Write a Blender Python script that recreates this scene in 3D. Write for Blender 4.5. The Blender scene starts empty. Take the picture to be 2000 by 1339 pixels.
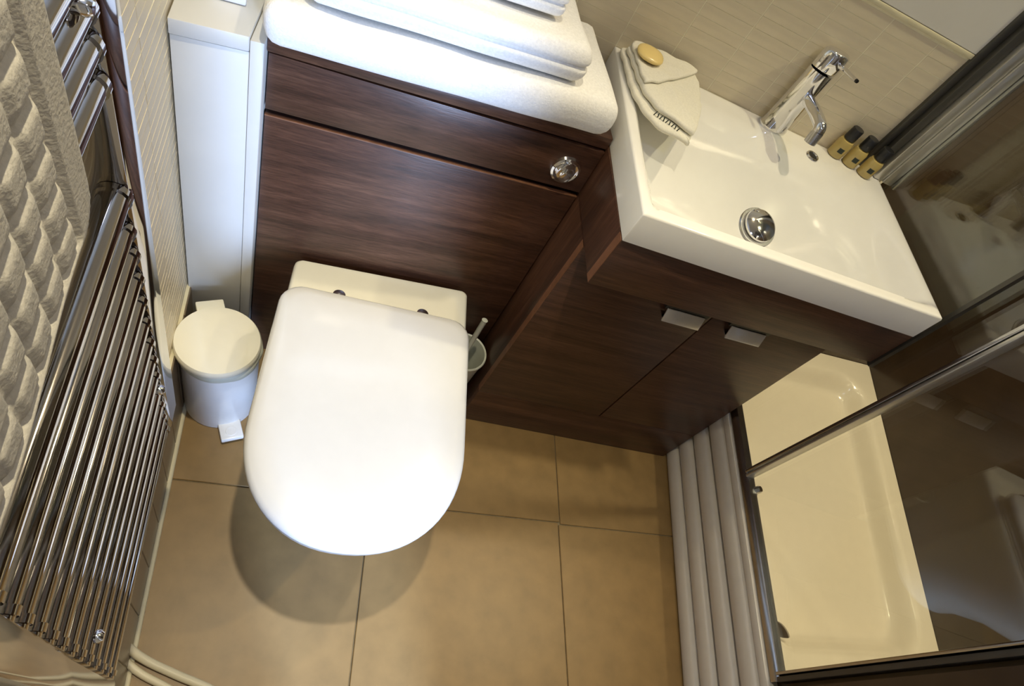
import bpy, bmesh, math, random
from mathutils import Matrix, Vector, noise
random.seed(7)
SC = bpy.context.scene
COL = SC.collection
PI = math.pi

# ------------------------------------------------------------------ camera
cam_d = bpy.data.cameras.new('camera')
cam = bpy.data.objects.new('camera', cam_d)
COL.objects.link(cam)
Rr = ((0.92746715, -0.00833067, 0.37381184), (0.20096066, -0.83197047, -0.51714596), (0.31530859, 0.55475736, -0.76995114))
m = Matrix.Identity(4)
for i in range(3):
    m[i][0] = Rr[0][i]
    m[i][1] = -Rr[1][i]
    m[i][2] = -Rr[2][i]
m.translation = (0.13394149, -0.80693799, 1.36962956)
cam.matrix_world = m
cam_d.sensor_fit = 'HORIZONTAL'
cam_d.sensor_width = 36.0
cam_d.lens = 1161.54682 / 2000.0 * 36.0
cam_d.clip_start = 0.01
SC.camera = cam

# ------------------------------------------------------------------ world, lights, exposure
SC.view_settings.view_transform = 'Standard'
SC.view_settings.look = 'None'
SC.view_settings.gamma = 1.0
SC.view_settings.use_curve_mapping = False
SC.view_settings.exposure = 0.2
SC.cycles.max_bounces = 7
w = bpy.data.worlds.new('world')
SC.world = w
w.use_nodes = True
w.node_tree.nodes['Background'].inputs[0].default_value = (1.0, 0.86, 0.66, 1)
w.node_tree.nodes['Background'].inputs[1].default_value = 0.05


def spot(name, loc, target, power, col, angle, blend, size):
    l = bpy.data.lights.new(name, 'SPOT')
    l.energy = power
    l.color = col
    l.spot_size = math.radians(angle)
    l.spot_blend = blend
    l.shadow_soft_size = size
    o = bpy.data.objects.new(name, l)
    o.location = loc
    o.rotation_euler = (Vector(target) - Vector(loc)).to_track_quat('-Z', 'Y').to_euler()
    COL.objects.link(o)
    return o


def area(name, loc, target, power, col, sx, sy):
    l = bpy.data.lights.new(name, 'AREA')
    l.shape = 'RECTANGLE'
    l.energy = power
    l.color = col
    l.size = sx
    l.size_y = sy
    o = bpy.data.objects.new(name, l)
    o.location = loc
    o.rotation_euler = (Vector(target) - Vector(loc)).to_track_quat('-Z', 'Y').to_euler()
    COL.objects.link(o)
    return o


WARM = (1.0, 0.83, 0.55)
spot('downlight_toilet', (0.14, -0.40, 2.36), (0.24, -0.56, 0), 80, (1.0, 0.88, 0.62), 62, 1.0, 0.025)
spot('downlight_basin', (0.95, 0.17, 2.36), (0.85, 0.0, 0.8), 26, WARM, 110, 0.8, 0.03)
spot('downlight_shower', (1.47, -0.25, 2.36), (1.42, -0.28, 0.2), 112, WARM, 84, 1.0, 0.03)
spot('fill_entrance', (0.70, -1.08, 2.36), (0.75, -0.75, 0.4), 9, (0.68, 0.74, 1.0), 120, 0.8, 0.05)  # added unseen cool fill, lifts the doors, riser and basin front
area('hallway_daylight', (0.74, -1.90, 0.80), (0.15, 0.0, 0.50), 54, (0.47, 0.64, 1.0), 0.05, 0.9)

# ------------------------------------------------------------------ materials
def new_mat(name):
    mt = bpy.data.materials.new(name)
    mt.use_nodes = True
    nt = mt.node_tree
    return mt, nt, nt.nodes['Principled BSDF']


def plain(name, col, rough=0.5, metal=0.0, var=0.0, scale=40.0, bump=0.0, bscale=200.0, coat=0.0, spec=0.5, stretch=(1, 1, 1), bdist=0.002):
    mt, nt, b = new_mat(name)
    b.inputs['Base Color'].default_value = (*col, 1)
    b.inputs['Roughness'].default_value = rough
    b.inputs['Metallic'].default_value = metal
    b.inputs['Coat Weight'].default_value = coat
    b.inputs['Specular IOR Level'].default_value = spec
    tc = nt.nodes.new('ShaderNodeTexCoord')
    mp = nt.nodes.new('ShaderNodeMapping')
    mp.inputs['Scale'].default_value = stretch
    nt.links.new(tc.outputs['Object'], mp.inputs[0])
    n = nt.nodes.new('ShaderNodeTexNoise')
    n.inputs['Scale'].default_value = scale
    n.inputs['Detail'].default_value = 5
    nt.links.new(mp.outputs[0], n.inputs['Vector'])
    r = nt.nodes.new('ShaderNodeValToRGB')
    r.color_ramp.elements[0].position = 0.3
    r.color_ramp.elements[1].position = 0.7
    r.color_ramp.elements[0].color = (*[c * (1 - var) for c in col], 1)
    r.color_ramp.elements[1].color = (*[min(1, c * (1 + var)) for c in col], 1)
    nt.links.new(n.outputs[0], r.inputs[0])
    nt.links.new(r.outputs[0], b.inputs['Base Color'])
    if bump:
        n2 = nt.nodes.new('ShaderNodeTexNoise')
        n2.inputs['Scale'].default_value = bscale
        n2.inputs['Detail'].default_value = 3
        nt.links.new(mp.outputs[0], n2.inputs['Vector'])
        bp = nt.nodes.new('ShaderNodeBump')
        bp.inputs['Strength'].default_value = bump
        bp.inputs['Distance'].default_value = bdist
        nt.links.new(n2.outputs[0], bp.inputs['Height'])
        nt.links.new(bp.outputs[0], b.inputs['Normal'])
    return mt


def wood(name, axis='x'):
    mt, nt, b = new_mat(name)
    tc = nt.nodes.new('ShaderNodeTexCoord')
    mp = nt.nodes.new('ShaderNodeMapping')
    mp.inputs['Scale'].default_value = (1.3, 34, 34) if axis == 'x' else (34, 34, 1.3)
    nt.links.new(tc.outputs['Object'], mp.inputs[0])
    n = nt.nodes.new('ShaderNodeTexNoise')
    n.inputs['Scale'].default_value = 1.0
    n.inputs['Detail'].default_value = 8
    n.inputs['Roughness'].default_value = 0.70
    n.inputs['Distortion'].default_value = 0.6
    nt.links.new(mp.outputs[0], n.inputs['Vector'])
    r = nt.nodes.new('ShaderNodeValToRGB')
    e = r.color_ramp.elements
    e[0].position, e[0].color = 0.28, (0.034, 0.0155, 0.0095, 1)
    e[1].position, e[1].color = 0.74, (0.165, 0.078, 0.046, 1)
    x = e.new(0.5)
    x.color = (0.086, 0.038, 0.0225, 1)
    nt.links.new(n.outputs[0], r.inputs[0])
    # fine short pores
    mp2 = nt.nodes.new('ShaderNodeMapping')
    mp2.inputs['Scale'].default_value = (22, 420, 420) if axis == 'x' else (420, 420, 22)
    nt.links.new(tc.outputs['Object'], mp2.inputs[0])
    n2 = nt.nodes.new('ShaderNodeTexNoise')
    n2.inputs['Scale'].default_value = 1.0
    n2.inputs['Detail'].default_value = 2
    nt.links.new(mp2.outputs[0], n2.inputs['Vector'])
    mx = nt.nodes.new('ShaderNodeMixRGB')
    mx.blend_type = 'MULTIPLY'
    mx.inputs[0].default_value = 0.55
    r2 = nt.nodes.new('ShaderNodeValToRGB')
    r2.color_ramp.elements[0].position, r2.color_ramp.elements[0].color = 0.35, (0.45, 0.42, 0.4, 1)
    r2.color_ramp.elements[1].position, r2.color_ramp.elements[1].color = 0.6, (1, 1, 1, 1)
    nt.links.new(n2.outputs[0], r2.inputs[0])
    nt.links.new(r.outputs[0], mx.inputs[1])
    nt.links.new(r2.outputs[0], mx.inputs[2])
    nt.links.new(mx.outputs[0], b.inputs['Base Color'])
    b.inputs['Roughness'].default_value = 0.36
    bp = nt.nodes.new('ShaderNodeBump')
    bp.inputs['Strength'].default_value = 0.15
    bp.inputs['Distance'].default_value = 0.001
    nt.links.new(n2.outputs[0], bp.inputs['Height'])
    nt.links.new(bp.outputs[0], b.inputs['Normal'])
    return mt


def glass_mat(name, tint, ior):
    mt = bpy.data.materials.new(name)
    mt.use_nodes = True
    nt = mt.node_tree
    nt.nodes.clear()
    out = nt.nodes.new('ShaderNodeOutputMaterial')
    mix = nt.nodes.new('ShaderNodeMixShader')
    tr = nt.nodes.new('ShaderNodeBsdfTransparent')
    gl = nt.nodes.new('ShaderNodeBsdfGlossy')
    fr = nt.nodes.new('ShaderNodeFresnel')
    fr.inputs['IOR'].default_value = ior
    geo = nt.nodes.new('ShaderNodeNewGeometry')
    mr = nt.nodes.new('ShaderNodeMapRange')      # same reflectance on both faces of the pane
    mr.inputs['To Min'].default_value = ior
    mr.inputs['To Max'].default_value = 1.0 / ior
    nt.links.new(geo.outputs['Backfacing'], mr.inputs[0])
    nt.links.new(mr.outputs[0], fr.inputs['IOR'])
    tr.inputs[0].default_value = (*tint, 1)
    gl.inputs['Color'].default_value = (1, 1, 1, 1)
    gl.inputs['Roughness'].default_value = 0.0
    nt.links.new(fr.outputs[0], mix.inputs[0])
    nt.links.new(tr.outputs[0], mix.inputs[1])
    nt.links.new(gl.outputs[0], mix.inputs[2])
    nt.links.new(mix.outputs[0], out.inputs[0])
    return mt


M = dict(
    wood=wood('walnut_horizontal', 'x'), woodv=wood('walnut_vertical', 'z'),
    wood_edge=plain('walnut_edging', (0.21, 0.095, 0.050), 0.4, var=0.2, scale=60),
    ceramic=plain('white_ceramic', (0.86, 0.85, 0.81), 0.10, coat=0.5, var=0.01),
    cream=plain('cream_ceramic', (0.88, 0.86, 0.74), 0.2, var=0.01),
    seat=plain('white_seat_plastic', (0.76, 0.76, 0.75), 0.13, var=0.01, coat=0.3),
    whitepl=plain('white_enamel', (0.86, 0.86, 0.85), 0.28, var=0.015),
    boxing=plain('white_painted_board', (0.66, 0.65, 0.61), 0.45, var=0.02, scale=12),
    plaster=plain('white_plaster', (0.70, 0.68, 0.63), 0.8, var=0.03, scale=8),
    floor=plain('beige_floor_tile', (0.245, 0.152, 0.056), 0.42, var=0.11, scale=22, bump=0.06, bscale=90),
    grout=plain('floor_grout', (0.22, 0.18, 0.11), 0.9, var=0.2, scale=90),
    walltile=plain('cream_strip_tile', (0.73, 0.64, 0.47), 0.35, var=0.07, scale=9, stretch=(1, 1, 6)),
    wallgrout=plain('cream_grout', (0.93, 0.88, 0.68), 0.85, var=0.05),
    skirt=plain('brown_skirting_tile', (0.19, 0.145, 0.095), 0.3, var=0.1, scale=20),
    chrome=plain('chrome', (0.82, 0.82, 0.84), 0.06, 1.0),
    chrome_dark=plain('radiator_chrome', (0.55, 0.53, 0.52), 0.07, 1.0),
    chrome_soft=plain('brushed_chrome', (0.55, 0.55, 0.57), 0.22, 1.0, var=0.05),
    alu=plain('pale_aluminium', (0.62, 0.61, 0.58), 0.32, 0.8, var=0.03),
    satin=plain('satin_chrome', (0.86, 0.84, 0.80), 0.30, 0.5, var=0.03),
    darkalu=plain('dark_aluminium', (0.10, 0.095, 0.085), 0.4, 0.6, var=0.05),
    towel=plain('white_terry', (0.90, 0.89, 0.86), 0.95, var=0.06, scale=260, bump=0.9, bscale=420, bdist=0.0009),
    mat=plain('oatmeal_terry', (0.50, 0.47, 0.40), 0.95, var=0.09, scale=240, bump=0.8, bscale=380, bdist=0.0007),
    cloth=plain('cream_flannel', (0.80, 0.77, 0.66), 0.95, var=0.05, scale=300, bump=0.6, bscale=500, bdist=0.0007),
    soap=plain('yellow_soap', (0.84, 0.64, 0.25), 0.25, var=0.03),
    black=plain('black_plastic', (0.012, 0.012, 0.013), 0.35, var=0.1),
    amber=plain('amber_liquid', (0.50, 0.38, 0.13), 0.12, var=0.08, coat=0.6),
    frost=plain('frosted_plastic', (0.62, 0.64, 0.55), 0.4, var=0.03),
    darkwall=plain('dark_brown_shower_tile', (0.060, 0.037, 0.021), 0.25, var=0.15, scale=14),
    tray=plain('cream_shower_tray', (0.80, 0.72, 0.58), 0.16, var=0.015, coat=0.3),
    riser=plain('pale_riser', (0.66, 0.62, 0.56), 0.25, var=0.02),
    cable=plain('cream_cable', (0.66, 0.60, 0.44), 0.45, var=0.03),
    caulk=plain('cream_sealant', (0.70, 0.64, 0.45), 0.6, var=0.06, scale=30),
    ink=plain('dark_green_print', (0.03, 0.04, 0.03), 0.7),
    glass=glass_mat('clear_shower_glass', (0.93, 0.95, 0.93), 1.62),
)

# ------------------------------------------------------------------ helpers
def link(name, me, mat, parent=None):
    o = bpy.data.objects.new(name, me)
    if mat is not None and not me.materials:
        me.materials.append(M[mat] if isinstance(mat, str) else mat)
    COL.objects.link(o)
    if parent is not None:
        o.parent = parent
        o.matrix_parent_inverse = INV.get(parent.name, Matrix.Identity(4))
    return o


INV = {}


def thing(name, label, cat, loc, group=None, kind=None):
    o = bpy.data.objects.new(name, None)
    o.empty_display_size = 0.05
    o.location = loc
    COL.objects.link(o)
    INV[o.name] = Matrix.Translation(-Vector(loc))
    return tag(o, label, cat, group, kind)


def tag(o, label=None, cat=None, group=None, kind=None):
    if label:
        o['label'] = label
    if cat:
        o['category'] = cat
    if group:
        o['group'] = group
    if kind:
        o['kind'] = kind
    return o


def finish(bm, name, mat, parent=None, smooth=False, angle=40):
    bmesh.ops.recalc_face_normals(bm, faces=bm.faces)
    me = bpy.data.meshes.new(name)
    if smooth:
        lim = math.radians(angle)
        for f in bm.faces:
            f.smooth = True
        for e in bm.edges:
            if len(e.link_faces) == 2 and e.calc_face_angle(0) > lim:
                e.smooth = False
    bm.to_mesh(me)
    bm.free()
    return link(name, me, mat, parent)


def prism(bm, pts, z0, z1):
    """vertical prism over a plan polygon"""
    a = [bm.verts.new((p[0], p[1], z0)) for p in pts]
    b = [bm.verts.new((p[0], p[1], z1)) for p in pts]
    n = len(pts)
    fs = [bm.faces.new(a[::-1]), bm.faces.new(b)]
    for i in range(n):
        fs.append(bm.faces.new((a[i], a[(i + 1) % n], b[(i + 1) % n], b[i])))
    return fs


def bevel(bm, w, seg=2, sharp=30):
    es = [e for e in bm.edges if len(e.link_faces) == 2 and e.calc_face_angle(0) > math.radians(sharp)]
    bmesh.ops.bevel(bm, geom=es, offset=w, segments=seg, affect='EDGES', profile=0.5, clamp_overlap=True)


def pbox(name, pts, z0, z1, mat, parent=None, bv=0.0, seg=2):
    bm = bmesh.new()
    prism(bm, pts, z0, z1)
    bmesh.ops.recalc_face_normals(bm, faces=bm.faces)
    if bv:
        bevel(bm, bv, seg)
    return finish(bm, name, mat, parent, smooth=bv > 0)


def strip(A, B, d0, d1):
    """plan quad along segment A-B, between offsets d0,d1 to its right-hand (viewer) side"""
    A, B = Vector(A), Vector(B)
    t = (B - A).normalized()
    n = Vector((t.y, -t.x))
    return [A + n * d0, B + n * d0, B + n * d1, A + n * d1]


def frame(c, xdir, ydir, zdir=None):
    x = Vector(xdir).normalized()
    y = Vector(ydir).normalized()
    z = Vector(zdir) if zdir else x.cross(y)
    m = Matrix.Identity(4)
    for i in range(3):
        m[i][0], m[i][1], m[i][2] = x[i], y[i], z[i]
    m.translation = c
    return m


def obox(name, mtx, size, mat, parent=None, bv=0.0, seg=2):
    bm = bmesh.new()
    bmesh.ops.create_cube(bm, size=1.0)
    bmesh.ops.scale(bm, vec=size, verts=bm.verts)
    if bv:
        bevel(bm, bv, seg)
    bmesh.ops.transform(bm, matrix=mtx, verts=bm.verts)
    return finish(bm, name, mat, parent, smooth=bv > 0)


def lathe(bm, prof, mtx=Matrix.Identity(4), n=40, sx=1.0, sy=1.0):
    rings = []
    for r, z in prof:
        if r < 1e-6:
            rings.append([bm.verts.new(mtx @ Vector((0, 0, z)))])
        else:
            rings.append([bm.verts.new(mtx @ Vector((r * sx * math.cos(2 * PI * k / n), r * sy * math.sin(2 * PI * k / n), z))) for k in range(n)])
    for a, b in zip(rings, rings[1:]):
        for k in range(n):
            k2 = (k + 1) % n
            if len(a) == 1 and len(b) == 1:
                continue
            if len(a) == 1:
                bm.faces.new((a[0], b[k2], b[k]))
            elif len(b) == 1:
                bm.faces.new((a[k], a[k2], b[0]))
            else:
                bm.faces.new((a[k], a[k2], b[k2], b[k]))


def lathe_obj(name, prof, mat, parent=None, mtx=Matrix.Identity(4), n=40, sx=1.0, sy=1.0, angle=40):
    bm = bmesh.new()
    lathe(bm, prof, mtx, n, sx, sy)
    return finish(bm, name, mat, parent, smooth=True, angle=angle)


def tube(bm, pts, r, n=14, caps=True):
    pts = [Vector(p) for p in pts]
    rs = r if isinstance(r, (list, tuple)) else [r] * len(pts)
    rings = []
    up = None
    for i, p in enumerate(pts):
        t = (pts[min(i + 1, len(pts) - 1)] - pts[max(i - 1, 0)]).normalized()
        if up is None:
            up = Vector((0, 0, 1)) if abs(t.z) < 0.9 else Vector((1, 0, 0))
        x = (up - t * up.dot(t)).normalized()
        up = x
        y = t.cross(x)
        rings.append([bm.verts.new(p + (x * math.cos(2 * PI * k / n) + y * math.sin(2 * PI * k / n)) * rs[i]) for k in range(n)])
    for a, b in zip(rings, rings[1:]):
        for k in range(n):
            bm.faces.new((a[k], a[(k + 1) % n], b[(k + 1) % n], b[k]))
    if caps:
        bm.faces.new(rings[0][::-1])
        bm.faces.new(rings[-1])


def tube_obj(name, pts, r, mat, parent=None, n=14):
    bm = bmesh.new()
    tube(bm, pts, r, n)
    return finish(bm, name, mat, parent, smooth=True, angle=50)


def loft(bm, loops, cap0=True, cap1=True):
    rings = [[bm.verts.new(p) for p in lp] for lp in loops]
    n = len(rings[0])
    for a, b in zip(rings, rings[1:]):
        for k in range(n):
            bm.faces.new((a[k], a[(k + 1) % n], b[(k + 1) % n], b[k]))
    if cap0:
        bm.faces.new(rings[0][::-1])
    if cap1:
        bm.faces.new(rings[-1])


def sstep(a, b, x):
    t = max(0.0, min(1.0, (x - a) / (b - a)))
    return t * t * (3 - 2 * t)


def catmull(pts, n):
    out = []
    P = [Vector(p) for p in pts]
    P = [P[0] * 2 - P[1]] + P + [P[-1] * 2 - P[-2]]
    for i in range(1, len(P) - 2):
        for k in range(n):
            t = k / n
            a, b, c, d = P[i - 1], P[i], P[i + 1], P[i + 2]
            out.append(0.5 * ((2 * b) + (c - a) * t + (2 * a - 5 * b + 4 * c - d) * t * t + (3 * b - a - 3 * c + d) * t ** 3))
    out.append(P[-2])
    return out


# ================================================================== SETTING
# plan lines of the room
def left_wall(s, d=0.0):
    """point on the left wall line, s metres toward the viewer from the corner, d off the wall"""
    a = 0.097
    return Vector((-0.125 + math.sin(a) * s + math.cos(a) * d, 0.002 - math.cos(a) * s + math.sin(a) * d))


LW_N = Vector((math.cos(0.097), math.sin(0.097), 0))
LW_T = Vector((math.sin(0.097), -math.cos(0.097), 0))
BA, BB = Vector((0.5474, 0.2631)), Vector((1.1655, 0.1828))
BT = (BB - BA).normalized()
BN = Vector((BT.y, -BT.x))          # towards the viewer


def back_wall(u, d=0.0):
    return BA + BT * u + BN * d


# floor: bed plus separate tiles with recessed joints
fl = tag(pbox('floor', [(-0.35, -1.75), (1.95, -1.75), (1.95, 0.55), (-0.35, 0.55)], -0.06, -0.004, 'grout'), 'beige tiled bathroom floor with thin joints', None, None, 'structure')
bm = bmesh.new()
prism(bm, [(0.0012, 0.0012), (0.4798, 0.0012), (0.4798, 0.4798), (0.0012, 0.4798)], -0.012, 0.0)
bmesh.ops.recalc_face_normals(bm, faces=bm.faces)
bevel(bm, 0.0012, 1)
me_tile = bpy.data.meshes.new('floor_tile')
bm.to_mesh(me_tile)
bm.free()
for ix in range(-1, 4):
    for iy in range(-4, 2):
        x0, y0 = 0.342 + (ix - 0) * 0.481, -0.3485 + iy * 0.481
        if x0 > 1.25:
            continue
        t = link('tile', me_tile, 'floor', fl)
        t.location = (x0, y0, 0)
        t.rotation_euler = (0, 0, 0.010)

# back wall: bed, strip tiles, plaster above
wbk = pbox('wall_back', strip(back_wall(-0.85), back_wall(0.66), 0.0, -0.10), -0.05, 2.42, 'wallgrout')
tag(wbk, 'cream strip-tiled wall behind the basin', None, None, 'structure')


def strip_tile(w, h):
    bm = bmesh.new()
    bmesh.ops.create_cube(bm, size=1.0)
    bmesh.ops.scale(bm, vec=(w, 0.004, h), verts=bm.verts)
    me = bpy.data.meshes.new('strip_tile')
    bm.to_mesh(me)
    bm.free()
    return me


me_bt = strip_tile(0.0988, 0.0208)
angB = math.atan2(BT.y, BT.x)
for c in range(-3, 6):
    for r in range(13):
        t = link('tile', me_bt, 'walltile', wbk)
        p = back_wall(0.003 + 0.1005 * c + 0.05, -0.0015 + random.uniform(-0.0002, 0.0002))
        t.location = (p.x, p.y, 0.8455 + 0.0218 * r)
        t.rotation_euler = (0, 0, angB)
pbox('plaster', strip(back_wall(-0.8), back_wall(0.66), 0.0, 0.004), 1.132, 2.42, 'plaster', wbk)
pbox('edging', strip(back_wall(-0.8), back_wall(0.63), 0.0, 0.005), 1.122, 1.131, 'caulk', wbk, 0.002)

# left wall
lw0, lw1 = left_wall(-0.42), left_wall(1.75)
wlf = pbox('wall_left', strip(lw0, lw1, 0.0, 0.12), -0.05, 2.42, 'wallgrout')
tag(wlf, 'cream strip-tiled wall behind the chrome towel radiator', None, None, 'structure')
me_lt = strip_tile(0.0985, 0.0158)
for c in range(6):
    for r in range(49):
        if c == 5 and r < 30:
            continue
        t = link('tile', me_lt, 'walltile', wlf)
        p = left_wall(-0.04 + 0.1 * c + 0.05, -0.0015 + random.uniform(-0.0002, 0.0002))
        t.location = (p.x, p.y, 0.255 + 0.0185 * r + 0.009)
        t.rotation_euler = (0, 0, 0.097 - PI / 2)
# strip tiles continue as courses behind the radiator (joined: hardly seen one by one)
# skirting of brown upright tiles
bl = pbox('baseboard_left', strip(left_wall(0.02), left_wall(1.70), 0.0, -0.006), 0.0, 0.252, 'caulk')
tag(bl, 'brown upright skirting tiles below the towel radiator', None, None, 'structure')
bm = bmesh.new()
bmesh.ops.create_cube(bm, size=1.0)
bmesh.ops.scale(bm, vec=(0.0825, 0.006, 0.243), verts=bm.verts)
bevel(bm, 0.001, 1)
me_sk = bpy.data.meshes.new('skirting_tile')
bm.to_mesh(me_sk)
bm.free()
for k in range(13):
    t = link('tile', me_sk, 'skirt', bl)
    p = left_wall(0.065 + 0.085 * k, 0.0055)
    t.location = (p.x, p.y, 0.128)
    t.rotation_euler = (0, 0, 0.097 - PI / 2)
tb = tube_obj('sealant', [(*left_wall(0.05, 0.010), 0.002), (*left_wall(0.9, 0.010), 0.002)], 0.006, 'caulk', bl, 8)

# front wall behind the viewer, with the door standing ajar
wf = pbox('wall_front', [(-0.1, -1.45), (0.502, -1.45), (0.502, -1.37), (-0.1, -1.37)], -0.05, 2.42, 'plaster')
tag(wf, 'plaster wall behind the viewer', None, None, 'structure')
pbox('door_jamb', [(0.645, -1.45), (1.20, -1.45), (1.20, -1.37), (0.645, -1.37)], -0.05, 2.42, 'plaster', wf)
pbox('lintel', [(0.502, -1.45), (0.645, -1.45), (0.645, -1.37), (0.502, -1.37)], 2.02, 2.42, 'plaster', wf)
# right wall on the viewer's side of the shower
wr = pbox('wall_near', [(1.152, -0.699), (1.64, -0.699), (1.64, -1.45), (1.122, -1.45), (1.122, -0.728), (1.152, -0.728)], -0.05, 2.42, 'darkwall')
tag(wr, 'plain wall on the near side of the shower', None, None, 'structure')
# shower walls
ws = pbox('wall_right', [(1.625, -0.74), (1.800, 0.175), (1.92, 0.175), (1.74, -0.74)], -0.05, 2.42, 'darkwall')
tag(ws, 'dark brown glossy wall inside the shower', None, None, 'structure')
tag(pbox('wall_shower_back', [(1.222, 0.1755), (1.91, 0.1755), (1.91, 0.30), (1.222, 0.30)], -0.05, 2.42, 'darkwall'), 'dark brown wall at the far end of the shower', None, None, 'structure')
ce = pbox('ceiling', [(-0.35, -1.5), (1.95, -1.5), (1.95, 0.55), (-0.35, 0.55)], 2.42, 2.5, 'plaster')
tag(ce, 'white ceiling', None, None, 'structure')

# boxed-in pipes in the corner
tr = pbox('trim_1', [(-0.1185, -0.0345), (-0.0235, -0.0185), (-0.0235, 0.30), (-0.148, 0.30)], 0.0, 0.812, 'boxing', None, 0.0015)
tag(tr, 'white boxed-in pipe casing between strip-tiled wall and walnut unit', None, None, 'structure')
pbox('shelf_top', [(-0.1185, -0.0375), (-0.0235, -0.0205), (-0.0235, 0.30), (-0.148, 0.30)], 0.8135, 0.836, 'boxing', tr, 0.0015)
pbox('end_board', [(-0.0225, -0.0215), (-0.0045, -0.0185), (-0.0045, 0.30), (-0.0225, 0.30)], 0.0, 0.832, 'boxing', tr, 0.0015)

# ================================================================== SHOWER
def G(y):
    """glass line: x of the shower front at depth y"""
    return 1.197 + 0.10 * (y + 0.10)


# ribbed riser under the tray
rs = thing('shower_riser', 'pale ribbed plinth panel under the shower tray', 'plinth', (1.16, -0.4, 0))
prof = []
ribs = [(0.0, 0.060), (0.064, 0.125), (0.131, 0.195), (0.201, 0.262)]
for z0, z1 in ribs:
    for k in range(9):
        a = k / 8
        prof.append((-0.010 * math.sin(PI * a) ** 0.6 if 0 < a < 1 else 0.0, z0 + (z1 - z0) * a))
YS = [0.10, -0.20, -0.45, -0.73]


def extr_profile(name, prof, off, mat, parent, ys=YS, thick=0.02):
    bm = bmesh.new()
    loops = []
    for y in ys:
        lp = [(G(y) + off + p[0], y, p[1]) for p in prof] + [(G(y) + off + thick, y, prof[-1][1]), (G(y) + off + thick, y, prof[0][1])]
        loops.append(lp)
    loft(bm, loops)
    return finish(bm, name, mat, parent, smooth=True, angle=45)


for i, (z0, z1) in enumerate(ribs):
    sub = [(-0.012 * (max(0.0, math.sin(PI * k / 8)) ** 0.5), z0 + (z1 - z0) * k / 8) for k in range(9)]
    extr_profile('rib', sub, -0.004, 'riser', rs)
extr_profile('lip', [(-0.006, 0.262), (-0.010, 0.270), (-0.006, 0.283), (0, 0.285)], -0.002, 'riser', rs)

# tray
CL = [Vector((G(0.174) + 0.021, 0.174)), Vector((G(-0.697) + 0.021, -0.697)), Vector((1.632, -0.697)), Vector((1.798, 0.174))]


def bil(q, u, v):
    """q: near-left, near-right, far-right, far-left"""
    return (q[0] * (1 - u) + q[1] * u) * (1 - v) + (q[3] * (1 - u) + q[2] * u) * v


TQ = [CL[1], CL[2], CL[3], CL[0]]
st = thing('shower_tray', 'cream moulded shower tray behind the glass panels', 'shower tray', (1.45, -0.3, 0))
bm = bmesh.new()
NU, NV = 60, 84
wd, dp = 0.55, 0.89


def rr_dist(x, y, x0, x1, y0, y1, r):
    cx, cy = (x0 + x1) / 2, (y0 + y1) / 2
    qx = abs(x - cx) - (x1 - x0) / 2 + r
    qy = abs(y - cy) - (y1 - y0) / 2 + r
    return -(math.hypot(max(qx, 0), max(qy, 0)) + min(max(qx, qy), 0) - r)


grid = []
for j in range(NV + 1):
    row = []
    for i in range(NU + 1):
        u, v = i / NU, j / NV
        p = bil(TQ, u, v)
        d = rr_dist(u * wd, v * dp, -0.03, wd - 0.045, 0.03, dp - 0.055, 0.10)
        z = 0.300 - 0.050 * sstep(0.0, 0.055, d)
        row.append(bm.verts.new((p.x, p.y, z)))
    grid.append(row)
for j in range(NV):
    for i in range(NU):
        bm.faces.new((grid[j][i], grid[j][i + 1], grid[j + 1][i + 1], grid[j + 1][i]))
border = [grid[0][i] for i in range(NU + 1)] + [grid[j][NU] for j in range(1, NV + 1)] + [grid[NV][i] for i in range(NU - 1, -1, -1)] + [grid[j][0] for j in range(NV - 1, 0, -1)]
low = [bm.verts.new((v.co.x, v.co.y, 0.0)) for v in border]
n = len(border)
for k in range(n):
    bm.faces.new((border[k], low[k], low[(k + 1) % n], border[(k + 1) % n]))
bm.faces.new(low)
finish(bm, 'tray_pan', 'tray', st, smooth=True, angle=50)
lathe_obj('drain', [(0, 0.006), (0.020, 0.006), (0.030, 0.003), (0.034, 0.0)], 'chrome_soft', st, Matrix.Translation((1.215, -0.625, 0.252)), 32)

# enclosure: track, panes, uprights
en = thing('shower_enclosure', 'frameless glass shower enclosure with chrome track and grey uprights', 'shower screen', (1.17, -0.3, 0.286))
extr_profile('track', [(0.0, 0.286), (-0.006, 0.290), (-0.006, 0.306), (-0.002, 0.312), (0.004, 0.312)], 0.002, 'chrome_soft', en, [0.17, -0.20, -0.45, -0.715], 0.016)


def pane(name, A, B, z0, z1):
    return pbox(name, strip(A, B, -0.003, 0.003), z0, z1, 'glass', en)


pane('pane', (1.1885, 0.150), (1.1785, -0.192), 0.70, 2.05)
pane('pane', (G(0.10) + 0.014, 0.10), (G(-0.272) + 0.014, -0.272), 0.313, 2.05)
pane('pane', (G(-0.283) + 0.010, -0.283), (G(-0.703) + 0.010, -0.703), 0.313, 2.05)
pbox('seal_strip', strip((1.1795, -0.187), (1.1785, -0.196), -0.003, 0.006), 0.70, 2.05, 'darkalu', en)
gx = G(-0.277)
pbox('upright', strip((gx + 0.004, -0.268), (gx + 0.003, -0.277), -0.010, 0.010), 0.312, 2.05, 'chrome_soft', en, 0.002)
pbox('upright', strip((gx + 0.003, -0.279), (gx + 0.002, -0.287), -0.010, 0.010), 0.312, 2.05, 'alu', en, 0.002)
gx = G(-0.71)
for y0, y1, mt in ((-0.700, -0.706, 'chrome_soft'), (-0.708, -0.718, 'darkalu')):
    pbox('end_upright', strip((gx + 0.004, y0), (gx + 0.003, y1), -0.012, 0.012), 0.312, 2.05, mt, en, 0.0015)
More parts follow.
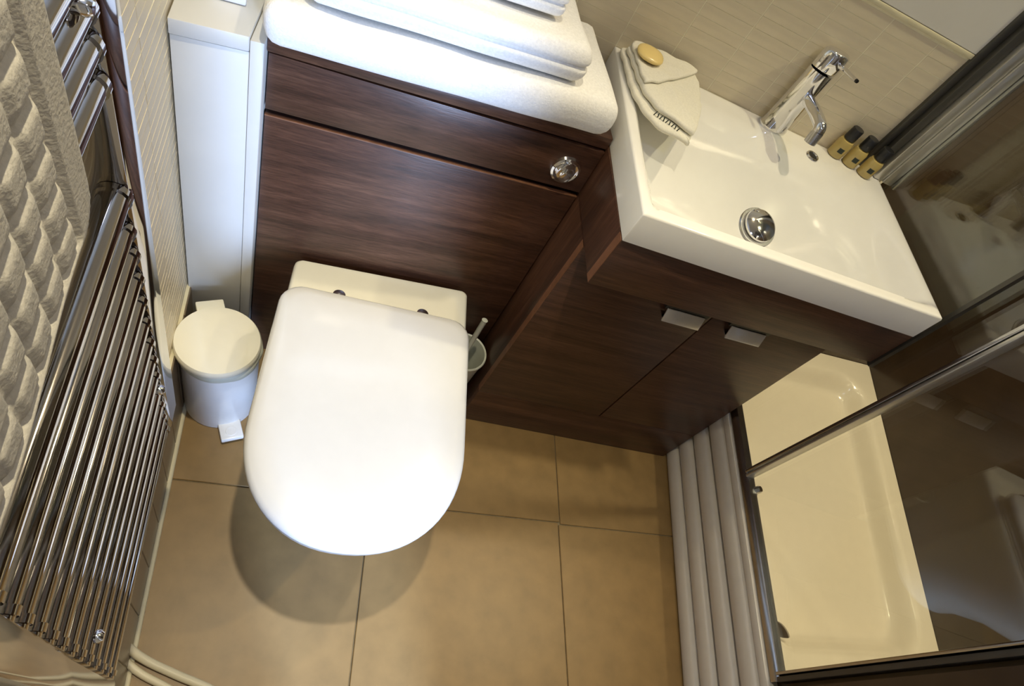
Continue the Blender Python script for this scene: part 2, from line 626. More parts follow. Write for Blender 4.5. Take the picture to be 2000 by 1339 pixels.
lathe_obj('roller', [(0, 0.016), (0.007, 0.016), (0.009, 0.012), (0.009, 0.003), (0.012, 0.0)], 'chrome_soft', en, Matrix.Translation((G(-0.315) + 0.020, -0.315, 0.306)) @ Matrix.Rotation(0.3, 4, 'Y'), 20)
# wall profile beside the basin
for u0, u1, d, mt in ((0.573, 0.588, 0.010, 'darkalu'), (0.588, 0.606, 0.022, 'darkalu'), (0.607, 0.628, 0.034, 'alu'), (0.6285, 0.650, 0.038, 'alu')):
    pbox('wall_profile', strip(back_wall(u0), back_wall(u1), 0.0, d), 0.880, 2.05, mt, en, 0.002)
pbox('wall_profile', strip(back_wall(0.651), back_wall(0.658), 0.0, 0.046), 0.880, 2.05, 'chrome_soft', en, 0.001)

# ================================================================== WALNUT TOILET UNIT
WA, WB = Vector((-0.002, 0.0)), Vector((0.5405, 0.0335))
un = thing('toilet_unit', 'walnut back-to-wall toilet cabinet with chrome flush button', 'cabinet', (0.27, 0.1, 0))
pbox('carcass', strip(WA, WB, -0.018, -0.20), 0.0, 0.812, 'wood', un)
pbox('lower_panel', strip(WA, WB, 0.0, -0.0175), 0.0, 0.700, 'wood', un, 0.0012)
pbox('upper_panel', strip(WA, WB, 0.0, -0.0175), 0.7125, 0.8085, 'wood', un, 0.0012)
pbox('edge_strip', strip(WA, WB, 0.0004, -0.006), 0.7002, 0.7024, 'wood_edge', un)
pbox('worktop', strip(WA + Vector((-0.002, 0)), WB + Vector((0.001, 0.008)), 0.004, -0.215), 0.8125, 0.836, 'wood', un, 0.0012)
# flush button
wt = (WB - WA).normalized()
wn = Vector((wt.y, -wt.x, 0))
fb_m = frame((0.4905, 0.0303, 0.7545), (wt.x, wt.y, 0), (0, 0, 1))
fb = lathe_obj('flush_plate', [(0.0, 0.006), (0.018, 0.006), (0.0225, 0.008), (0.0265, 0.006), (0.028, 0.0)], 'chrome', un, fb_m, 48)
b1 = lathe_obj('button', [(0.0, 0.012), (0.008, 0.012), (0.012, 0.010), (0.0135, 0.0055)], 'chrome', fb, fb_m @ Matrix.Translation((0.003, -0.003, 0.0)), 36)
lathe_obj('button', [(0.0, 0.010), (0.014, 0.010), (0.0175, 0.0085), (0.018, 0.005)], 'chrome', fb, fb_m, 36)

# ================================================================== TOILET
tl = thing('toilet', 'white back-to-wall toilet with closed D-shaped lid', 'toilet', (0.25, -0.25, 0))
TX = 0.2475


def dshape(hw, yb, yf, r, z, n=18, cx=TX, sk=0.0, ys=None):
    """D outline: rounded back corners, straight sides, elliptical front"""
    ys = ys if ys is not None else yf + hw * 1.08
    pts = []
    for k in range(7):
        a = PI / 2 * k / 6
        pts.append((cx + hw - r + r * math.sin(a), yb - r + r * math.cos(a)))
    for k in range(1, 5):
        y = (yb - r) + (ys - (yb - r)) * k / 5
        pts.append((cx + hw, y))
    for k in range(2 * n + 1):
        a = PI * k / (2 * n)
        ex = 0.92
        c, s = math.cos(a), math.sin(a)
        pts.append((cx + hw * math.copysign(abs(c) ** ex, c), ys - (ys - yf) * (abs(s) ** ex)))
    for k in range(4, 0, -1):
        y = (yb - r) + (ys - (yb - r)) * k / 5
        pts.append((cx - hw, y))
    for k in range(6, -1, -1):
        a = PI / 2 * k / 6
        pts.append((cx - hw + r - r * math.sin(a), yb - r + r * math.cos(a)))
    return [Vector((x, y + sk * (x - cx), z)) for x, y in pts]


bm = bmesh.new()
loops = []
for hw, yb, yf, z in ((0.112, -0.012, -0.30, 0.0), (0.115, -0.010, -0.31, 0.05), (0.128, -0.006, -0.36, 0.15), (0.155, -0.002, -0.455, 0.26), (0.176, 0.000, -0.535, 0.345), (0.1805, 0.002, -0.552, 0.372), (0.1785, 0.001, -0.549, 0.3835), (0.1750, -0.0005, -0.544, 0.3872), (0.172, -0.002, -0.540, 0.388), (0.168, -0.006, -0.535, 0.388), (0.12, -0.05, -0.46, 0.388)):
    lp = dshape(hw, yb, yf, 0.012, z, cx=TX + 0.0065, sk=0.055)
    loops.append(lp)
loft(bm, loops)
finish(bm, 'bowl', 'cream', tl, smooth=True, angle=55)
bm = bmesh.new()
loft(bm, [dshape(h, yb, yf, r, z) for h, yb, yf, r, z in ((0.174, -0.112, -0.562, 0.03, 0.389), (0.178, -0.108, -0.567, 0.034, 0.392), (0.1785, -0.108, -0.568, 0.034, 0.402), (0.175, -0.111, -0.563, 0.03, 0.406))])
finish(bm, 'seat', 'seat', tl, smooth=True, angle=60)
bm = bmesh.new()
loft(bm, [dshape(h, yb, yf, r, z) for h, yb, yf, r, z in ((0.176, -0.104, -0.566, 0.034, 0.4075), (0.181, -0.100, -0.571, 0.040, 0.411), (0.1815, -0.0995, -0.5715, 0.040, 0.420), (0.1795, -0.102, -0.569, 0.040, 0.4265), (0.174, -0.107, -0.563, 0.038, 0.4305), (0.160, -0.120, -0.548, 0.034, 0.4335), (0.110, -0.165, -0.48, 0.03, 0.4355), (0.04, -0.25, -0.36, 0.012, 0.436))])
finish(bm, 'lid', 'seat', tl, smooth=True, angle=70)
for x, y in ((0.168, -0.087), (0.334, -0.088)):
    lathe_obj('hinge_cap', [(0, 0.020), (0.008, 0.020), (0.012, 0.017), (0.013, 0.0)], 'chrome_soft', tl, Matrix.Translation((x, y, 0.3885)), 28)

# ================================================================== VANITY
V_n = lambda y0, x: y0 - 0.0225 * (x - 0.543)
va = thing('vanity_unit', 'walnut vanity cabinet with two doors under the white basin', 'cabinet', (0.86, 0.0, 0))


def vq(x0, x1, y0, y1):
    """plan quad following the vanity's slightly turned front: y0 front, y1 back"""
    return [(x0, V_n(y0, x0)), (x1, V_n(y0, x1)), (x1, V_n(y1, x1)), (x0, V_n(y1, x0))]


pbox('side_panel', vq(0.5425, 0.5605, -0.0765, 0.20), 0.0, 0.7085, 'woodv', va, 0.0008)
pbox('carcass', vq(0.561, 1.1765, -0.0740, 0.14), 0.0, 0.7085, 'wood', va)
pbox('plinth', vq(0.5425, 1.1765, -0.0945, -0.0770), 0.0, 0.1535, 'wood', va, 0.0005)
pbox('upper_side', vq(0.5410, 0.5590, -0.1590, 0.20), 0.7095, 0.8185, 'woodv', va, 0.0008)
pbox('upper_side', vq(1.1515, 1.1690, -0.1585, 0.14), 0.7095, 0.8185, 'woodv', va)
pbox('upper_back', vq(0.5595, 1.1510, 0.12, 0.14), 0.7095, 0.8185, 'wood', va)
pbox('fascia', vq(0.5412, 1.1690, -0.1785, -0.1595), 0.7095, 0.8185, 'wood', va, 0.001)
pbox('fascia_edge', vq(0.5404, 0.5412, -0.1780, -0.1600), 0.7105, 0.8175, 'wood_edge', va)
pbox('door_edge', vq(0.5417, 0.5425, -0.0940, -0.0770), 0.155, 0.7055, 'wood_edge', va)
for x0, x1, hx in ((0.5427, 0.8755, 0.806), (0.8790, 1.1765, 0.957)):
    dr = pbox('door', vq(x0, x1, -0.0945, -0.0770), 0.1542, 0.7065, 'wood', va, 0.0006)
    hm = frame((hx, V_n(-0.101, hx), 0.628), (1, -0.0225, 0), (0.0225, 1, 0), (0, 0, 1))
    obox('recess', hm @ Matrix.Translation((0, -0.0015, 0.013)), (0.098, 0.016, 0.022), 'black', dr)
    obox('handle', hm @ Matrix.Translation((0, -0.0155, -0.009)) @ Matrix.Rotation(math.radians(-22), 4, 'X'), (0.086, 0.004, 0.030), 'satin', dr, 0.0012)
    obox('handle_foot', hm @ Matrix.Translation((0, -0.006, -0.021)), (0.084, 0.020, 0.003), 'chrome', dr, 0.0008)

# ================================================================== BASIN
ba = thing('basin', 'rectangular white ceramic washbasin on the walnut vanity', 'sink', (0.86, 0.0, 0.82))
BQ = [Vector((0.5415, -0.1805)), Vector((1.1415, -0.2085)), Vector((1.1655, 0.1815)), Vector((0.5474, 0.2595))]
NU, NV = 110, 84
Wd, Dp = 0.61, 0.42
bm = bmesh.new()


def basin_z(su, sv):
    sl = sstep(0.020, 0.040, su)
    sf = sstep(0.021, 0.036, sv)
    srr = 1 - sstep(0.30, 0.605, su)
    sb = 1 - sstep(0.10, 0.37, sv)
    k = sl * sf * (srr * 0.75 + 0.25 * (1 - sstep(0.54, 0.60, su))) * sb
    edge = min(su, sv, Wd - su, Dp - sv)
    rnd = 0.004 * (1 - math.sqrt(max(0.0, 1 - (1 - min(1, edge / 0.006)) ** 2)))
    return 0.879 - 0.105 * k - rnd


grid = []
US = [0, .002, .005, .01] + [0.01 + 0.98 * k / NU for k in range(1, NU)] + [.99, .995, .998, 1]
VS = [0, .003, .007, .014] + [0.014 + 0.972 * k / NV for k in range(1, NV)] + [.986, .993, .997, 1]
for v in VS:
    row = []
    for u in US:
        p = bil(BQ, u, v)
        row.append(bm.verts.new((p.x, p.y, basin_z(u * Wd, v * Dp))))
    grid.append(row)
nj, ni = len(VS) - 1, len(US) - 1
for j in range(nj):
    for i in range(ni):
        bm.faces.new((grid[j][i], grid[j][i + 1], grid[j + 1][i + 1], grid[j + 1][i]))
border = [grid[0][i] for i in range(ni + 1)] + [grid[j][ni] for j in range(1, nj + 1)] + [grid[nj][i] for i in range(ni - 1, -1, -1)] + [grid[j][0] for j in range(nj - 1, 0, -1)]
low = [bm.verts.new((v.co.x, v.co.y, 0.8195)) for v in border]
n = len(border)
for k in range(n):
    bm.faces.new((border[k], low[k], low[(k + 1) % n], border[(k + 1) % n]))
finish(bm, 'bowl', 'ceramic', ba, smooth=True, angle=60)
def basin_pt(x, y):
    best = None
    for j in range(0, 61):
        for i in range(0, 61):
            p = bil(BQ, i / 60, j / 60)
            d = (p.x - x) ** 2 + (p.y - y) ** 2
            if best is None or d < best[0]:
                best = (d, i / 60, j / 60)
    return basin_z(best[1] * Wd, best[2] * Dp)


def basin_frame(x, y, lift):
    e = 0.016
    gy = (basin_pt(x, y + e) - basin_pt(x, y - e)) / (2 * e)
    gx_ = (basin_pt(x + e, y) - basin_pt(x - e, y)) / (2 * e)
    nv = Vector((-gx_, -gy, 1)).normalized()
    return Matrix.Translation(Vector((x, y, basin_pt(x, y))) + nv * lift) @ nv.to_track_quat('Z', 'Y').to_matrix().to_4x4()


dm = basin_frame(0.864, -0.016, 0.001) @ Matrix.Scale(1.04, 4)
ws_ = lathe_obj('waste_plug', [(0, 0.016), (0.012, 0.0155), (0.024, 0.013), (0.030, 0.010), (0.031, 0.007), (0.028, 0.003), (0.026, 0.0)], 'chrome', ba, dm, 48)
lathe_obj('waste_ring', [(0.030, 0.002), (0.036, 0.002), (0.038, 0.0), (0.034, -0.004)], 'chrome_soft', ba, dm, 48)


ox, oy = 0.978, 0.144
oz = basin_pt(ox, oy)
e = 0.012
gz = (basin_pt(ox, oy + e) - basin_pt(ox, oy - e)) / (2 * e)
gxx = (basin_pt(ox + e, oy) - basin_pt(ox - e, oy)) / (2 * e)
nrm = Vector((-gxx, -gz, 1)).normalized()
om = Matrix.Translation((ox, oy, oz)) @ nrm.to_track_quat('Z', 'Y').to_matrix().to_4x4()
ov = lathe_obj('overflow_ring', [(0.0095, 0.001), (0.0105, 0.003), (0.0130, 0.003), (0.0145, 0.0), (0.0145, -0.004)], 'chrome', ba, om, 36)
lathe_obj('overflow_hole', [(0, 0.0014), (0.0100, 0.0014)], 'black', ov, om, 24)

# ================================================================== TAP
tp = thing('basin_tap', 'chrome single-lever mixer tap at the back of the basin', 'tap', (0.905, 0.2, 0.879))
tc = Vector((0.893, 0.192, 0.879))
bm = bmesh.new()
loops = []
for z, rx, ry, dy in ((0, 0.031, 0.0225, 0), (0.006, 0.031, 0.0225, 0), (0.010, 0.029, 0.021, 0), (0.05, 0.027, 0.0205, 0.0), (0.09, 0.026, 0.020, 0.0), (0.128, 0.026, 0.020, 0.0)):
    loops.append([tc + Vector((rx * math.cos(a), ry * math.sin(a) + dy, z)) for a in [2 * PI * k / 40 for k in range(40)]])
loft(bm, loops)
finish(bm, 'body', 'chrome', tp, smooth=True, angle=50)
bm = bmesh.new()
loops = []
for z, r in ((0.1295, 0.90), (0.131, 1.0), (0.152, 1.02), (0.163, 0.97), (0.167, 0.80), (0.168, 0.4)):
    loops.append([tc + Vector((0.0262 * r * math.cos(a), 0.0202 * r * math.sin(a), z - 0.10 * 0.0202 * r * math.sin(a))) for a in [2 * PI * k / 40 for k in range(40)]])
loft(bm, loops)
hd = finish(bm, 'head', 'chrome', tp, smooth=True, angle=50)
pv = tc + Vector((0.008, -0.016, 0.152))
lv = tube_obj('lever', [pv, pv + Vector((0.004, -0.020, 0.004)), pv + Vector((0.008, -0.052, 0.008))], [0.0042, 0.0036, 0.0032], 'chrome', hd, 14)
q = pv + Vector((0.008, -0.052, 0.008))
tube_obj('lever_tip', [q, q + Vector((0.0004, -0.004, 0.0006))], [0.0034, 0.003], 'black', hd, 14)
s0 = tc + Vector((0.006, -0.012, 0.080))
path = catmull([s0, s0 + Vector((0.004, -0.035, 0.000)), s0 + Vector((0.008, -0.066, -0.003)), s0 + Vector((0.0085, -0.076, -0.007)), s0 + Vector((0.0085, -0.080, -0.014))], 6)
sp = tube_obj('spout', path, 0.0112, 'chrome', tp, 24)
q = Vector(path[-1])
tube_obj('aerator', [q + Vector((0, 0, 0.002)), q + Vector((0, -0.004, -0.020))], 0.0112, 'chrome_soft', sp, 24)

# ================================================================== TOILETRIES
labs = ['toiletry bottle with black cap nearest the chrome tap', 'middle one of the three small amber toiletry bottles', 'toiletry bottle with black cap beside the shower wall profile']
for i, (x, y) in enumerate(((1.047, 0.1805), (1.080, 0.1665), (1.113, 0.149))):
    b = thing('toiletry_bottle', labs[i], 'bottle', (x, y, 0.879), 'toiletry bottles on the basin ledge')
    mt = Matrix.Translation((x, y, 0.8792))
    bd = lathe_obj('body', [(0, 0), (0.0140, 0), (0.0160, 0.002), (0.0160, 0.033), (0.0140, 0.038), (0.0070, 0.041)], 'amber', b, mt, 32)
    lathe_obj('cap', [(0.0, 0.041), (0.0118, 0.041), (0.0122, 0.043), (0.0118, 0.064), (0.0108, 0.0652), (0, 0.0655)], 'black', b, mt, 28)
    lb = bmesh.new()
    va_ = []
    for k in range(9):
        a = -PI / 2 - 0.35 + (k - 4) * 0.09
        va_.append([lb.verts.new((x + 0.01625 * math.cos(a), y + 0.01625 * math.sin(a), 0.8792 + z)) for z in (0.014, 0.024)])
    for k in range(8):
        lb.faces.new((va_[k][0], va_[k + 1][0], va_[k + 1][1], va_[k][1]))
    finish(lb, 'label', 'ink', bd)

# ================================================================== WASHCLOTH + SOAP
wc = thing('washcloth', 'folded cream washcloth draped on the basin corner', 'washcloth', (0.6, 0.15, 0.88))


def cloth(name, outline, z, th, mat, parent, sag=None, n=26):
    """thick soft sheet over a plan outline (closed polygon), gently waved"""
    bm = bmesh.new()
    c = sum((Vector(p) for p in outline), Vector((0, 0))) / len(outline)
    O = catmull([Vector((p[0], p[1], 0)) for p in outline] + [Vector((outline[0][0], outline[0][1], 0))], 7)[:-1]
    ringsT, ringsB = [], []
    fr_ = [1.0, 0.985, 0.94, 0.8, 0.6, 0.4, 0.2]
    lift = [0.0, 0.35, 0.5, 0.5, 0.5, 0.5, 0.5]
    def zz(p):
        w_ = 0.0012 * math.sin(p.x * 130 + p.y * 60) + 0.001 * math.sin(p.y * 170)
        return z + w_ + (sag(p.x, p.y) if sag else 0)
    for sgn, store in ((1, ringsT), (-1, ringsB)):
        for f, l in zip(fr_, lift):
            if sgn < 0 and f == 1.0:
                store.append(ringsT[0])
                continue
            rg = []
            for p in O:
                q = Vector((c.x + (p.x - c.x) * f, c.y + (p.y - c.y) * f))
                rg.append(bm.verts.new((q.x, q.y, zz(q) + sgn * l * th)))
            store.append(rg)
        cv = bm.verts.new((c.x, c.y, zz(c) + sgn * 0.5 * th))
        nn = len(O)
        for a, b in zip(store, store[1:]):
            for k in range(nn):
                bm.faces.new((a[k], a[(k + 1) % nn], b[(k + 1) % nn], b[k]))
        for k in range(nn):
            bm.faces.new((store[-1][k], store[-1][(k + 1) % nn], cv))
    return finish(bm, name, mat, parent, smooth=True, angle=80)


low_o = [(0.5485, 0.228), (0.560, 0.243), (0.62, 0.2425), (0.690, 0.2325), (0.700, 0.200), (0.686, 0.110), (0.656, 0.022), (0.648, 0.0205), (0.592, 0.036), (0.563, 0.085), (0.553, 0.150)]
cloth('lower_layer', low_o, 0.8875, 0.010, 'cloth', wc)
mid_o = [(0.556, 0.225), (0.575, 0.240), (0.64, 0.238), (0.696, 0.228), (0.702, 0.195), (0.689, 0.110), (0.662, 0.038), (0.650, 0.034), (0.598, 0.062), (0.572, 0.105), (0.560, 0.165)]
cloth('upper_layer', mid_o, 0.899, 0.010, 'cloth', wc)
fl_o = [(0.560, 0.225), (0.572, 0.238), (0.625, 0.240), (0.690, 0.230), (0.697, 0.216), (0.640, 0.163), (0.578, 0.117), (0.568, 0.125), (0.562, 0.170)]
cloth('flap', fl_o, 0.908, 0.006, 'cloth', wc)
# woven dark lettering along the lower hem
lt = bmesh.new()
for k in range(9):
    t = k / 8
    x, y = 0.590 + 0.040 * t, 0.0585 - 0.0235 * t
    h = 0.006 if k % 3 else 0.008
    mtx = Matrix.Translation((x, y - 0.002, 0.8955)) @ Matrix.Rotation(-0.55, 4, 'Z') @ Matrix.Rotation(0.25 * (-1) ** k, 4, 'Y')
    bmesh.ops.create_cube(lt, size=1.0, matrix=mtx @ Matrix.Diagonal((0.0016, 0.003, h, 1)))
finish(lt, 'woven_lettering', 'ink', wc)
so = thing('soap', 'oval yellow soap bar on the folded washcloth', 'soap', (0.582, 0.19, 0.912))
bm = bmesh.new()
bmesh.ops.create_uvsphere(bm, u_segments=32, v_segments=16, radius=1)
for v in bm.verts:
    x, y, z = v.co
    v.co = Vector((math.copysign(abs(x) ** 0.85, x) * 0.026, math.copysign(abs(y) ** 0.85, y) * 0.0265, z * 0.0075))
bmesh.ops.transform(bm, matrix=Matrix.Translation((0.5875, 0.193, 0.918)) @ Matrix.Rotation(-0.25, 4, 'Z'), verts=bm.verts)
finish(bm, 'bar', 'soap', so, smooth=True, angle=80)

# ================================================================== TOWELS
def towel(label, c, size, rot, r, folds, seed):
    t = thing('towel', label, 'towel', (c[0], c[1], c[2]), 'folded white towels on the toilet unit')
    bm = bmesh.new()
    n = 44
    bmesh.ops.create_cube(bm, size=2.0)
    bmesh.ops.subdivide_edges(bm, edges=bm.edges[:], cuts=n, use_grid_fill=True)
    h = Vector(size) / 2
    mtx = Matrix.Translation((c[0], c[1], c[2] + h.z)) @ Matrix.Rotation(rot, 4, 'Z')
    for v in bm.verts:
        p = Vector((v.co.x * h.x, v.co.y * h.y, v.co.z * h.z))
        rx = r * 0.72
        inner = Vector((max(-h.x + rx, min(h.x - rx, p.x)), max(-h.y + rx, min(h.y - rx, p.y)), max(-h.z + r, min(h.z - r, p.z))))
        d = p - inner
        d = Vector((d.x / rx, d.y / rx, d.z / r))
        nd = d.normalized() if d.length > 1e-9 else Vector((0, 0, 1))
        p = inner + Vector((nd.x * rx, nd.y * rx, nd.z * r))
        k = noise.noise(Vector((p.x * 9 + seed, p.y * 9, p.z * 14)))
        side = 1 - abs(nd.z)
        p += nd * (0.004 * k * (0.35 if nd.z < -0.5 else 1))
        for fz, fw in folds:
            p -= Vector((nd.x, nd.y, 0)) * 0.006 * math.exp(-((p.z - fz * h.z) / fw) ** 2) * side
        if nd.z > 0.2:
            p.z += 0.003 * noise.noise(Vector((p.x * 5, p.y * 5, seed)))
        v.co = mtx @ p
    finish(bm, 'folded_cloth', 'towel', t, smooth=True, angle=80)
    return t


towel('large white bath towel at the bottom of the stack', (0.246, 0.113, 0.838), (0.535, 0.25, 0.064), 0.108, 0.030, [], 1.3)
towel('white folded towel in the middle of the stack', (0.228, 0.117, 0.906), (0.41, 0.23, 0.056), 0.115, 0.026, [(0.05, 0.004)], 5.1)
towel('small white towel on top of the stack', (0.225, 0.150, 0.967), (0.30, 0.20, 0.040), 0.13, 0.019, [(0.05, 0.003)], 9.7)
wb_ = thing('white_box', 'small white box on the boxing shelf, cut off by the frame', 'box', (-0.066, 0.075, 0.837))
obox('carton', frame((-0.069, 0.068, 0.860), (1, 0.16, 0), (-0.16, 1, 0)), (0.046, 0.06, 0.046), 'whitepl', wb_, 0.003)
obox('carton_lid', frame((-0.069, 0.068, 0.885), (1, 0.16, 0), (-0.16, 1, 0)), (0.048, 0.062, 0.004), 'whitepl', wb_, 0.0015)

# ================================================================== PEDAL BIN
pb = thing('pedal_bin', 'white pedal bin between the radiator and the toilet', 'bin', (-0.028, -0.15, 0))
bc = Vector((-0.030, -0.150, 0))
mt = Matrix.Translation(bc)
lathe_obj('body', [(0, 0.0), (0.070, 0.0), (0.073, 0.004), (0.0735, 0.20), (0.0735, 0.225), (0.071, 0.232), (0.068, 0.232), (0.068, 0.21)], 'whitepl', pb, mt, 56)
bm = bmesh.new()
nr = 64
loops = []
for r_, z_ in ((0.0735, 0.246), (0.0765, 0.244), (0.0785, 0.236), (0.0775, 0.224), (0.0745, 0.219), (0.0738, 0.222)):
    loops.append([bc + Vector(((r_ + 0.0009 * math.sin(7 * a) + 0.0007 * math.sin(13 * a + 1)) * math.cos(a), (r_ + 0.0009 * math.sin(7 * a)) * math.sin(a), z_ + 0.0018 * math.sin(5 * a + z_ * 40))) for a in [2 * PI * k / nr for k in range(nr)]])
loft(bm, loops, False, False)
finish(bm, 'liner', 'frost', pb, smooth=True, angle=80)
lathe_obj('lid', [(0.071, 0.248), (0.0775, 0.249), (0.079, 0.253), (0.0785, 0.262), (0.076, 0.267), (0.055, 0.270), (0.025, 0.2713), (0, 0.2716)], 'cream', pb, Matrix.Translation(bc + Vector((-0.003, -0.004, 0))), 64)
ax = Vector((0.073, -0.17, 0)).normalized()
px = Vector((-ax.y, ax.x, 0))
hm = frame(bc + Vector((-0.003, -0.004, 0.250)) - ax * 0.083, px, ax, (0, 0, 1))
obox('hinge', hm, (0.052, 0.030, 0.024), 'cream', pb, 0.003)
pm = frame(bc + ax * 0.092 + Vector((0.004, 0.004, 0.016)), px, ax, (0, 0, 1))
pd = obox('pedal', pm @ Matrix.Rotation(math.radians(6), 4, 'X'), (0.046, 0.044, 0.014), 'whitepl', pb, 0.003)
lathe_obj('pedal_pad', [(0, 0.0025), (0.011, 0.0022), (0.0125, 0.0)], 'whitepl', pd, pm @ Matrix.Rotation(math.radians(6), 4, 'X') @ Matrix.Translation((0, 0.004, 0.0055)), 24)
obox('pedal_stem', frame(bc + ax * 0.068 + Vector((0.003, 0.003, 0.016)), px, ax, (0, 0, 1)), (0.026, 0.026, 0.009), 'whitepl', pb, 0.002)

# ================================================================== TOILET BRUSH
bh = thing('brush_holder', 'frosted plastic toilet brush cup behind the toilet', 'brush holder', (0.484, -0.03, 0))
mt = Matrix.Translation((0.4845, -0.032, 0))
lathe_obj('cup', [(0, 0.0), (0.040, 0.0), (0.043, 0.004), (0.0485, 0.18), (0.0515, 0.213), (0.0535, 0.219), (0.0520, 0.222), (0.0485, 0.220), (0.0460, 0.18), (0.040, 0.02), (0, 0.016)], 'frost', bh, mt, 48)
lathe_obj('foot_ring', [(0.038, 0.0), (0.046, 0.0), (0.047, 0.008), (0.0435, 0.012)], 'frost', bh, mt, 40)
br = thing('toilet_brush', 'pale toilet brush standing in its frosted cup', 'toilet brush', (0.484, -0.03, 0.02))
tube_obj('handle', catmull([(0.4800, -0.045, 0.115), (0.4815, -0.040, 0.20), (0.4835, -0.034, 0.29), (0.484, -0.0325, 0.350), (0.4841, -0.0322, 0.358)], 5), [0.0062] * 18 + [0.0072, 0.0068, 0.0035], 'frost', br, 20)
bm = bmesh.new()
lathe(bm, [(0, 0.03), (0.026, 0.032), (0.031, 0.045), (0.031, 0.10), (0.024, 0.115), (0.006, 0.120)], Matrix.Translation((0.480, -0.045, 0)), 40)
for i, v in enumerate(bm.verts):
    if i % 2:
        d = Vector((v.co.x - 0.480, v.co.y + 0.045, 0)) * 0.16
        v.co -= d
finish(bm, 'bristles', 'whitepl', br)

# ================================================================== TOWEL RADIATOR
ra = thing('towel_radiator', 'chrome ladder towel radiator on the strip-tiled wall', 'radiator', (*left_wall(0.56, 0.03), 0.40))
RD = 0.048                       # bar front plane distance from the wall


def LW(s, d, z):
    p = left_wall(s, d)
    return Vector((p.x, p.y, z))


def lw_box(name, s0, s1, d0, d1, z0, z1, mat, parent, bv=0.0):
    return pbox(name, [left_wall(s0, d0), left_wall(s1, d0), left_wall(s1, d1), left_wall(s0, d1)], z0, z1, mat, parent, bv)


lw_box('post', 0.383, 0.430, 0.014, RD + 0.004, 0.430, 1.372, 'chrome_dark', ra, 0.006)
lw_box('post', 0.752, 0.785, 0.014, RD + 0.004, 0.430, 1.372, 'chrome_dark', ra, 0.006)
bars = [0.924, 0.880, 0.846, 0.808, 0.768, 0.728, 0.686, 0.646, 0.605, 0.564, 0.522, 0.482, 0.444]
upper = [1.035, 1.065, 1.092, 1.118, 1.20, 1.24, 1.28, 1.32, 1.355]
for k, z in enumerate(bars + upper):
    r = 0.0105 if k else 0.0125
    bm = bmesh.new()
    tube(bm, [LW(0.425, RD - 0.008, z), LW(0.765, RD - 0.008, z)], r, 18, True)
    bo = finish(bm, 'bar', 'chrome_dark', ra, smooth=True, angle=60)
    for s in (0.4305, 0.7505):
        bm = bmesh.new()
        tube(bm, [LW(s, RD - 0.008, z), LW(s + (0.006 if s < 0.6 else -0.006), RD - 0.008, z)], r + 0.0018, 18, True)
        finish(bm, 'collar', 'chrome_dark', bo, smooth=True, angle=60)
for s, z in ((0.440, 0.585), (0.728, 0.605)):
    fmn = LW_N.to_track_quat('Z', 'Y').to_matrix().to_4x4()
    lathe_obj('bracket_cap', [(0, 0.017), (0.004, 0.0165), (0.0062, 0.014), (0.0068, 0.010), (0.0068, 0.0)], 'chrome', ra, Matrix.Translation(LW(s, RD - 0.008, z)) @ fmn, 28)
lathe_obj('bracket_cap', [(0, 0.016), (0.004, 0.0155), (0.006, 0.012), (0.0065, 0.0)], 'chrome', ra, Matrix.Translation(LW(0.450, RD - 0.008, 1.105)) @ fmn, 28)
lw_box('end_plate', 0.68, 0.735, 0.024, 0.030, 0.375, 0.425, 'alu', ra, 0.002)

# ================================================================== BATH MAT ON THE RADIATOR
mtg = thing('bath_mat', 'oatmeal quilted bath mat hung over the towel radiator', 'bath mat', (*left_wall(0.65, 0.06), 1.02))
bm = bmesh.new()
S0, S1, Z0, Z1 = 0.528, 0.90, 1.012, 1.40
NS, NZ = 130, 150
cs, cz = 0.0305, 0.0275


def mat_pt(i, j, side):
    s = S0 + (S1 - S0) * i / NS
    z = Z0 + (Z1 - Z0) * j / NZ
    # rounded lower corner
    rr_ = 0.03
    cx, czz = S0 + rr_, Z0 + rr_
    edge = min(s - S0, z - Z0)
    if s < cx and z < czz:
        edge = rr_ - math.hypot(s - cx, z - czz)
        if edge < 0:
            k = rr_ / math.hypot(s - cx, z - czz)
            s, z, edge = cx + (s - cx) * k, czz + (z - czz) * k, 0
    q = 0.0
    if s > S0 + 0.034 and z > Z0 + 0.010:
        a = abs(math.sin(PI * (s - S0 - 0.034) / cs))
        b = abs(math.sin(PI * (z - Z0 - 0.010) / cz))
        q = 0.0058 * (min(1.0, a * 1.7) * min(1.0, b * 1.5)) ** 0.5
    else:
        q = 0.0052
        if s > S0 + 0.030 and z > Z0 + 0.01:
            q = 0.001
    th = q * min(1.0, math.sqrt(max(0, edge) / 0.004)) if edge < 0.004 else q
    d = 0.060 + 0.004 * math.sin(s * 18 + 1) + side * (th + 0.001)
    return LW(s, d, z)


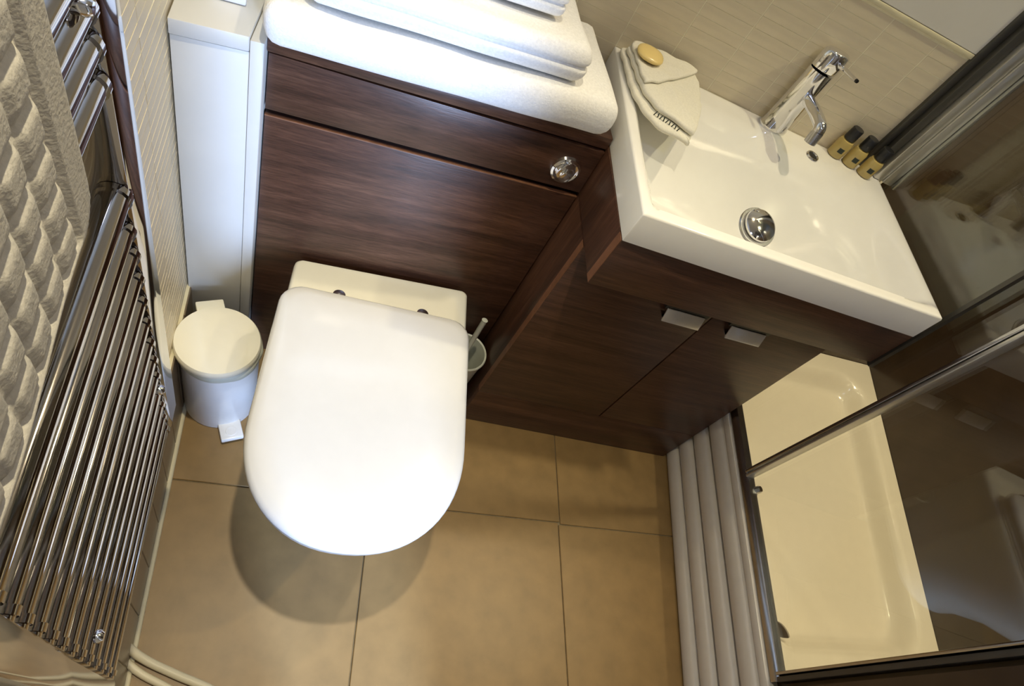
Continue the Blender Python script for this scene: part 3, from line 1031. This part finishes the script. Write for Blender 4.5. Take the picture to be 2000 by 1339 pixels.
gt = [[bm.verts.new(mat_pt(i, j, 1)) for i in range(NS + 1)] for j in range(NZ + 1)]
gb = [[bm.verts.new(mat_pt(i, j, -0.4)) for i in range(NS + 1)] for j in range(NZ + 1)]
for j in range(NZ):
    for i in range(NS):
        bm.faces.new((gt[j][i], gt[j][i + 1], gt[j + 1][i + 1], gt[j + 1][i]))
        bm.faces.new((gb[j][i], gb[j + 1][i], gb[j + 1][i + 1], gb[j][i + 1]))
for i in range(NS):
    bm.faces.new((gt[0][i], gb[0][i], gb[0][i + 1], gt[0][i + 1]))
    bm.faces.new((gt[NZ][i], gt[NZ][i + 1], gb[NZ][i + 1], gb[NZ][i]))
for j in range(NZ):
    bm.faces.new((gt[j][0], gt[j + 1][0], gb[j + 1][0], gb[j][0]))
    bm.faces.new((gt[j][NS], gb[j][NS], gb[j + 1][NS], gt[j + 1][NS]))
finish(bm, 'quilted_front', 'mat', mtg, smooth=True, angle=80)
bm = bmesh.new()
tube(bm, [LW(S0 + 0.004, 0.040, 1.398), LW(S1, 0.040, 1.398)], 0.024, 20)
finish(bm, 'top_fold', 'mat', mtg, smooth=True, angle=60)

# ================================================================== CABLES BY THE SKIRTING
cl = ['thickest of the cream cables trailing from under the radiator', 'inner cream cable beside the thickest one on the floor', 'short cream cable bending nearest the skirting tiles']
pths = [[(-0.076, -0.640, 0.045), (-0.060, -0.662, 0.03), (-0.024, -0.683, 0.012), (0.030, -0.704, 0.008), (0.115, -0.736, 0.008), (0.25, -0.81, 0.008)],
        [(-0.078, -0.655, 0.032), (-0.062, -0.680, 0.018), (-0.026, -0.704, 0.008), (0.026, -0.727, 0.007), (0.106, -0.77, 0.007), (0.2, -0.85, 0.007)],
        [(-0.078, -0.672, 0.022), (-0.068, -0.698, 0.010), (-0.052, -0.722, 0.006), (-0.024, -0.757, 0.006), (0.026, -0.82, 0.006)]]
for k in range(3):
    c = tube_obj('cable', catmull(pths[k], 8), (0.0075, 0.0065, 0.0055)[k], 'cable', None, 12)
    tag(c, cl[k], 'cable', 'cables on the floor')
ct = tube_obj('cable_tie', catmull([(-0.076, -0.690, 0.040), (-0.066, -0.682, 0.044), (-0.052, -0.672, 0.043)], 6), 0.0035, 'whitepl', None, 10)
tag(ct, 'small white tie looped round the cream cables', 'cable tie')
